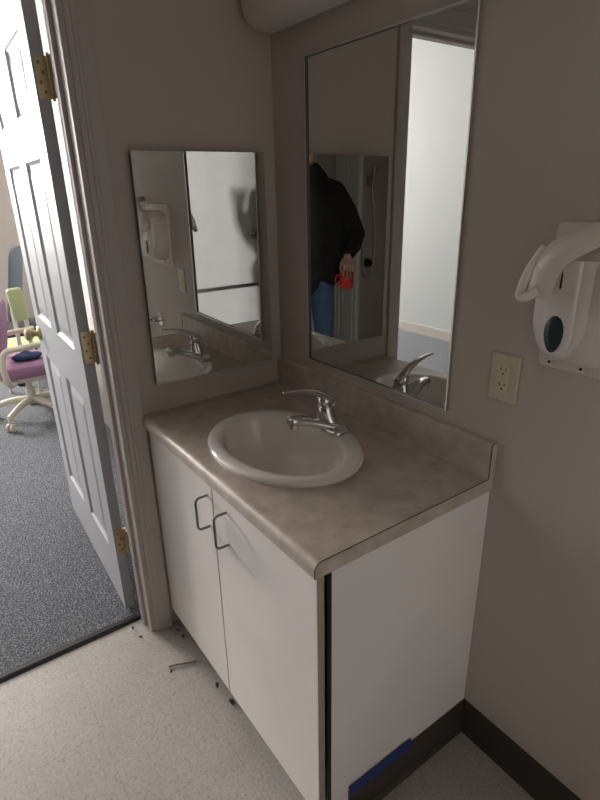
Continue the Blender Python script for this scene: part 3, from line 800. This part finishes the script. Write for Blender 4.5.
per = thing('person', 'person in black jacket and blue jeans holding a red mug, seen in the big mirror', 'person', (PO.x, PO.y, 0))
MUG = Vector((1.455, -1.548, .865))     # centre of the mug's foot
def hand(bm, wrist, palm_dir, across, norm, curl, ts):
    """palm + five unequal fingers; all vectors in world"""
    w = Vector(wrist); d = Vector(palm_dir).normalized(); a = Vector(across).normalized(); nn = Vector(norm).normalized()
    for i in range(6):
        for j in (-1.2, -.4, .4, 1.2):
            sphere(bm, w + d*(.008 + .016*i) + a*j*(.0145 + .002*i), .0145, n=10, m=7)
    for j, ln in zip((-1.5, -.5, .5, 1.5), (.062, .076, .080, .072)):
        base = w + d*.092 + a*j*.0245; dirv = d.copy(); p0 = base
        for sgi, fr in enumerate((.45, .32, .26)):
            ang = curl[sgi]; dirv = (Matrix.Rotation(ang, 3, a) @ dirv).normalized()
            p1 = p0 + dirv*ln*fr
            for t in range(5): sphere(bm, p0.lerp(p1, t/4), .0084 - .0005*sgi, n=10, m=7)
            p0 = p1
    a = a*ts; tb = w + d*.03 + a*.036; td = (d*.7 + a*.55 + nn*.55).normalized(); p0 = tb
    for sgi, ln in enumerate((.036, .030, .024)):
        p1 = p0 + td*ln
        for t in range(5): sphere(bm, p0.lerp(p1, t/4), .0112 - .0008*sgi, n=10, m=7)
        p0 = p1; td = (td + nn*.25 - a*.3).normalized()

bm = bmesh.new()
# pelvis, trunk, neck
chain(bm, [(0, 0, .98, .125), (0, .0, 1.10, .115), (0, .0, 1.25, .125), (0, -.01, 1.40, .125), (0, -.02, 1.52, .085), (0, -.005, 1.63, .056), (0, .01, 1.70, .054)])
chain(bm, [(-.11, 0, 1.40, .10), (.11, 0, 1.40, .10)]); chain(bm, [(-.17, -.01, 1.53, .06), (.17, -.01, 1.53, .06)]); chain(bm, [(-.09, 0, 1.0, .115), (.09, 0, 1.0, .115)])
for s in (-1, 1):
    chain(bm, [(s*.10, 0, .95, .088), (s*.135, .02, .52, .058), (s*.14, -.01, .36, .056), (s*.145, -.02, .10, .038)])
    chain(bm, [(s*.145, -.03, .06, .036), (s*.155, .07, .05, .034), (s*.165, .15, .035, .026)])
LW = (.290, .165, 1.090)
chain(bm, [(.19, -.01, 1.52, .058), (.345, -.055, 1.24, .044)]); chain(bm, [(.345, -.055, 1.24, .044), (.33, .03, 1.18, .042), (*LW, .030)])
RW = (-.235, .215, 1.43)
chain(bm, [(-.19, -.01, 1.52, .058), (-.27, .03, 1.24, .044)]); chain(bm, [(-.27, .03, 1.24, .044), (-.255, .11, 1.33, .040), (*RW, .029)])
# head
HC = pp(0, .035, 1.83)
HM = Matrix.Rotation(math.atan2(PF.y, PF.x), 4, 'Z')       # local x = forward, y = left
def hp3(x, y, z): return HC + (HM @ Vector((x, y, z)))
sphere(bm, hp3(-.012, 0, .03), .1, (.98, .78, .95), 24, 16, HM); sphere(bm, hp3(.018, 0, -.045), .075, (.95, .8, 1.05), 20, 12, HM); sphere(bm, hp3(.06, 0, -.095), .028, (1, 1.2, .9), 12, 8, HM)
for k in range(5): sphere(bm, hp3(.088 + .004*k, 0, .012 - .011*k), .009 + .0016*k, n=10, m=7)
for s in (-1, 1):
    sphere(bm, hp3(.0, s*.082, -.005), .03, (.6, .3, 1), 12, 8, HM); sphere(bm, hp3(.075, s*.032, .026), .016, (.6, 1.6, .5), 10, 7, HM); sphere(bm, hp3(.092, s*.018, -.058), .009, (.6, 2.2, .5), 10, 7, HM)
# hands: left one comes down over the mug, right one behind the phone
wl = pp(*LW)
hand(bm, wl, PF*.62 + Vector((0, 0, -.52)), PE, Vector((0, 0, -1)), (.62, .22, .02), -1)
CAM = Vector((1.64863, -1.08023, 1.56656))
CR = Vector((.58288751, .81231827, -.01952364)); CU = Vector((-.28397032, .2261607, .93177905)); CF = Vector((-.76131663, .53757824, -.36250053))
PH = CAM - CF*.016 - CU*.055          # phone centre
wr = pp(*RW)
hand(bm, wr, (PH - CF*.03 - CU*.02 - wr), -PE, -PF, (.15, .3, .4), 1)
body = remeshed('body', bm, M['skin'], per, .0042, 2)
for s in (-1, 1):
    bm = bmesh.new(); sphere(bm, hp3(.0735, s*.032, .008), .012, n=14, m=9); ey = obj('eye', bm, M['eye'], per, smooth=180)
    bm = bmesh.new(); sphere(bm, hp3(.0815, s*.032, .008), .0055, n=12, m=8); obj('iris', bm, M['hair'], ey, smooth=180)
bm = bmesh.new()
sphere(bm, hp3(-.022, 0, .045), .107, (.98, .82, .92), 24, 16, HM); sphere(bm, hp3(-.055, 0, -.02), .07, (.7, 1.05, 1.1), 20, 12, HM)
remeshed('hair', bm, M['hair'], per, .008, 3)
bm = bmesh.new()   # jacket
chain(bm, [(0, 0, .93, .155), (0, 0, 1.10, .155), (0, 0, 1.25, .16), (0, -.01, 1.40, .16), (0, -.02, 1.52, .13), (0, -.01, 1.64, .098)])
chain(bm, [(-.12, 0, 1.40, .14), (.12, 0, 1.40, .14)]); chain(bm, [(-.16, -.015, 1.52, .10), (.16, -.015, 1.52, .10)]); chain(bm, [(-.07, -.03, 1.60, .095), (.07, -.03, 1.60, .095)])
chain(bm, [(-.14, 0, .98, .14), (.15, 0, .98, .14)]); chain(bm, [(.15, 0, .98, .14), (.17, .0, 1.2, .13), (.16, 0, 1.4, .12)]); chain(bm, [(-.12, 0, 1.2, .14), (.12, 0, 1.2, .14)])
chain(bm, [(-.06, -.06, 1.66, .065), (.06, -.06, 1.66, .065)]); chain(bm, [(-.07, -.06, 1.66, .05), (-.07, .03, 1.66, .035)]); chain(bm, [(.07, -.06, 1.66, .05), (.07, .03, 1.66, .035)])
chain(bm, [(.20, -.01, 1.51, .098), (.29, -.035, 1.38, .095), (.362, -.055, 1.23, .088)]); chain(bm, [(.362, -.055, 1.23, .088), (.338, .04, 1.165, .076), (.300, .135, 1.112, .054)])
chain(bm, [(-.20, -.01, 1.50, .092), (-.27, .02, 1.24, .076)]); chain(bm, [(-.27, .02, 1.24, .076), (-.252, .12, 1.34, .062), (-.24, .18, 1.40, .050)])
remeshed('jacket', bm, M['jacket'], per, .010, 4)
bm = bmesh.new()   # jeans
chain(bm, [(-.085, 0, 1.0, .128), (.085, 0, 1.0, .128)]); chain(bm, [(0, 0, 1.0, .128), (0, 0, .9, .10)])
for s in (-1, 1):
    chain(bm, [(s*.10, 0, .97, .118), (s*.12, .01, .78, .098), (s*.135, .02, .52, .078), (s*.14, -.005, .36, .074), (s*.145, -.02, .11, .066)])
remeshed('jeans', bm, M['jeans'], per, .010, 3)
for s in (-1, 1):
    bm = bmesh.new()
    chain(bm, [(s*.145, -.05, .047, .045), (s*.155, .06, .046, .044), (s*.168, .17, .038, .036)]); 
    for v in bm.verts: v.co.z = max(v.co.z, .002)
    remeshed('shoe', bm, M['shoe'], per, .007, 2)
# phone
ph = thing('smartphone', 'black smartphone held up by the person', 'phone', PH)
bm = bmesh.new(); MP = Matrix((( CR.x, CU.x, CF.x, PH.x), (CR.y, CU.y, CF.y, PH.y), (CR.z, CU.z, CF.z, PH.z), (0, 0, 0, 1)))
loft(bm, [[MP @ Vector((x, y, z)) for x, y in rrect(-.037, .037, -.076, .076, .009)] for z in (-.004, .004)]); obj('case', bm, M['black'], ph)
# mug
mg = thing('coffee_mug', 'red ceramic mug held from above in the person\'s hand', 'mug', MUG)
bm = bmesh.new()
pr = [(.030, 0), (.042, .0), (.047, .004), (.050, .02), (.0515, .112), (.0495, .114), (.0475, .112), (.046, .02), (.040, .008), (.001, .007)]
loft(bm, [[MUG + Vector((r*math.cos(2*PI*j/32), r*math.sin(2*PI*j/32), z)) for j in range(32)] for r, z in pr])
obj('cup', bm, M['red'], mg, smooth=50)
bm = bmesh.new(); hd_ = (-PE*.95 + PF*.2).normalized()
tube(bm, smooth_path([MUG + hd_*.048 + Vector((0, 0, .092)), MUG + hd_*.070 + Vector((0, 0, .094)), MUG + hd_*.084 + Vector((0, 0, .072)), MUG + hd_*.080 + Vector((0, 0, .042)), MUG + hd_*.048 + Vector((0, 0, .026))], 5), .006, 10)
obj('handle', bm, M['red'], mg, smooth=60)

# ------------------------------------------------------------------ light
W_ = bpy.data.worlds.new('World'); S.world = W_; W_.use_nodes = True
wn = W_.node_tree.nodes; wl_ = W_.node_tree.links
sky = wn.new('ShaderNodeTexSky'); sky.sky_type = 'NISHITA'; sky.sun_disc = False; sky.sun_elevation = math.radians(35)
bg = wn['Background']; bg.inputs['Strength'].default_value = .25
wl_.new(sky.outputs['Color'], bg.inputs['Color'])
def area(name, loc, rot, sx, sy, e, col):
    L = bpy.data.lights.new(name, 'AREA'); L.shape = 'RECTANGLE'; L.size = sx; L.size_y = sy; L.energy = e; L.color = col
    o = bpy.data.objects.new(name, L); COL.objects.link(o); o.location = loc; o.rotation_euler = rot
    return o
# added unseen lamp in the second panel, brightening what shows through the hinge gap
area('unseen_ceiling_lamp', (-3.2, -.1, OZ - .02), (0, 0, 0), 1.15, .57, 10, (1.0, .97, .94))
# daylight arriving through the office window
area('window_daylight', (OX - .16, (WY0+WY1)/2, (WZ0+WZ1)/2), (0, math.radians(-90), 0), WZ1 - WZ0, WY1 - WY0, 420, (1.0, .955, .93))
# the ceiling panel's lamp
area('unseen_ceiling_lamp', (-2.3, -2.1, OZ - .02), (0, 0, 0), 1.15, .57, 5, (1.0, .95, .89))

# ------------------------------------------------------------------ camera
cam = bpy.data.cameras.new('camera'); co = bpy.data.objects.new('camera', cam); COL.objects.link(co)
co.matrix_world = Matrix(((CR.x, CU.x, -CF.x, CAM.x), (CR.y, CU.y, -CF.y, CAM.y), (CR.z, CU.z, -CF.z, CAM.z), (0, 0, 0, 1)))
cam.sensor_fit = 'VERTICAL'; cam.sensor_height = 36; cam.lens = 537.386*36/800; cam.clip_start = .02
S.camera = co
S.view_settings.view_transform = 'Standard'; S.view_settings.look = 'None'
S.view_settings.exposure = 0.85; S.view_settings.gamma = 1
S.cycles.max_bounces = 14; S.cycles.diffuse_bounces = 8; S.cycles.glossy_bounces = 8; S.cycles.sample_clamp_indirect = 8
S.cycles.use_denoising = True
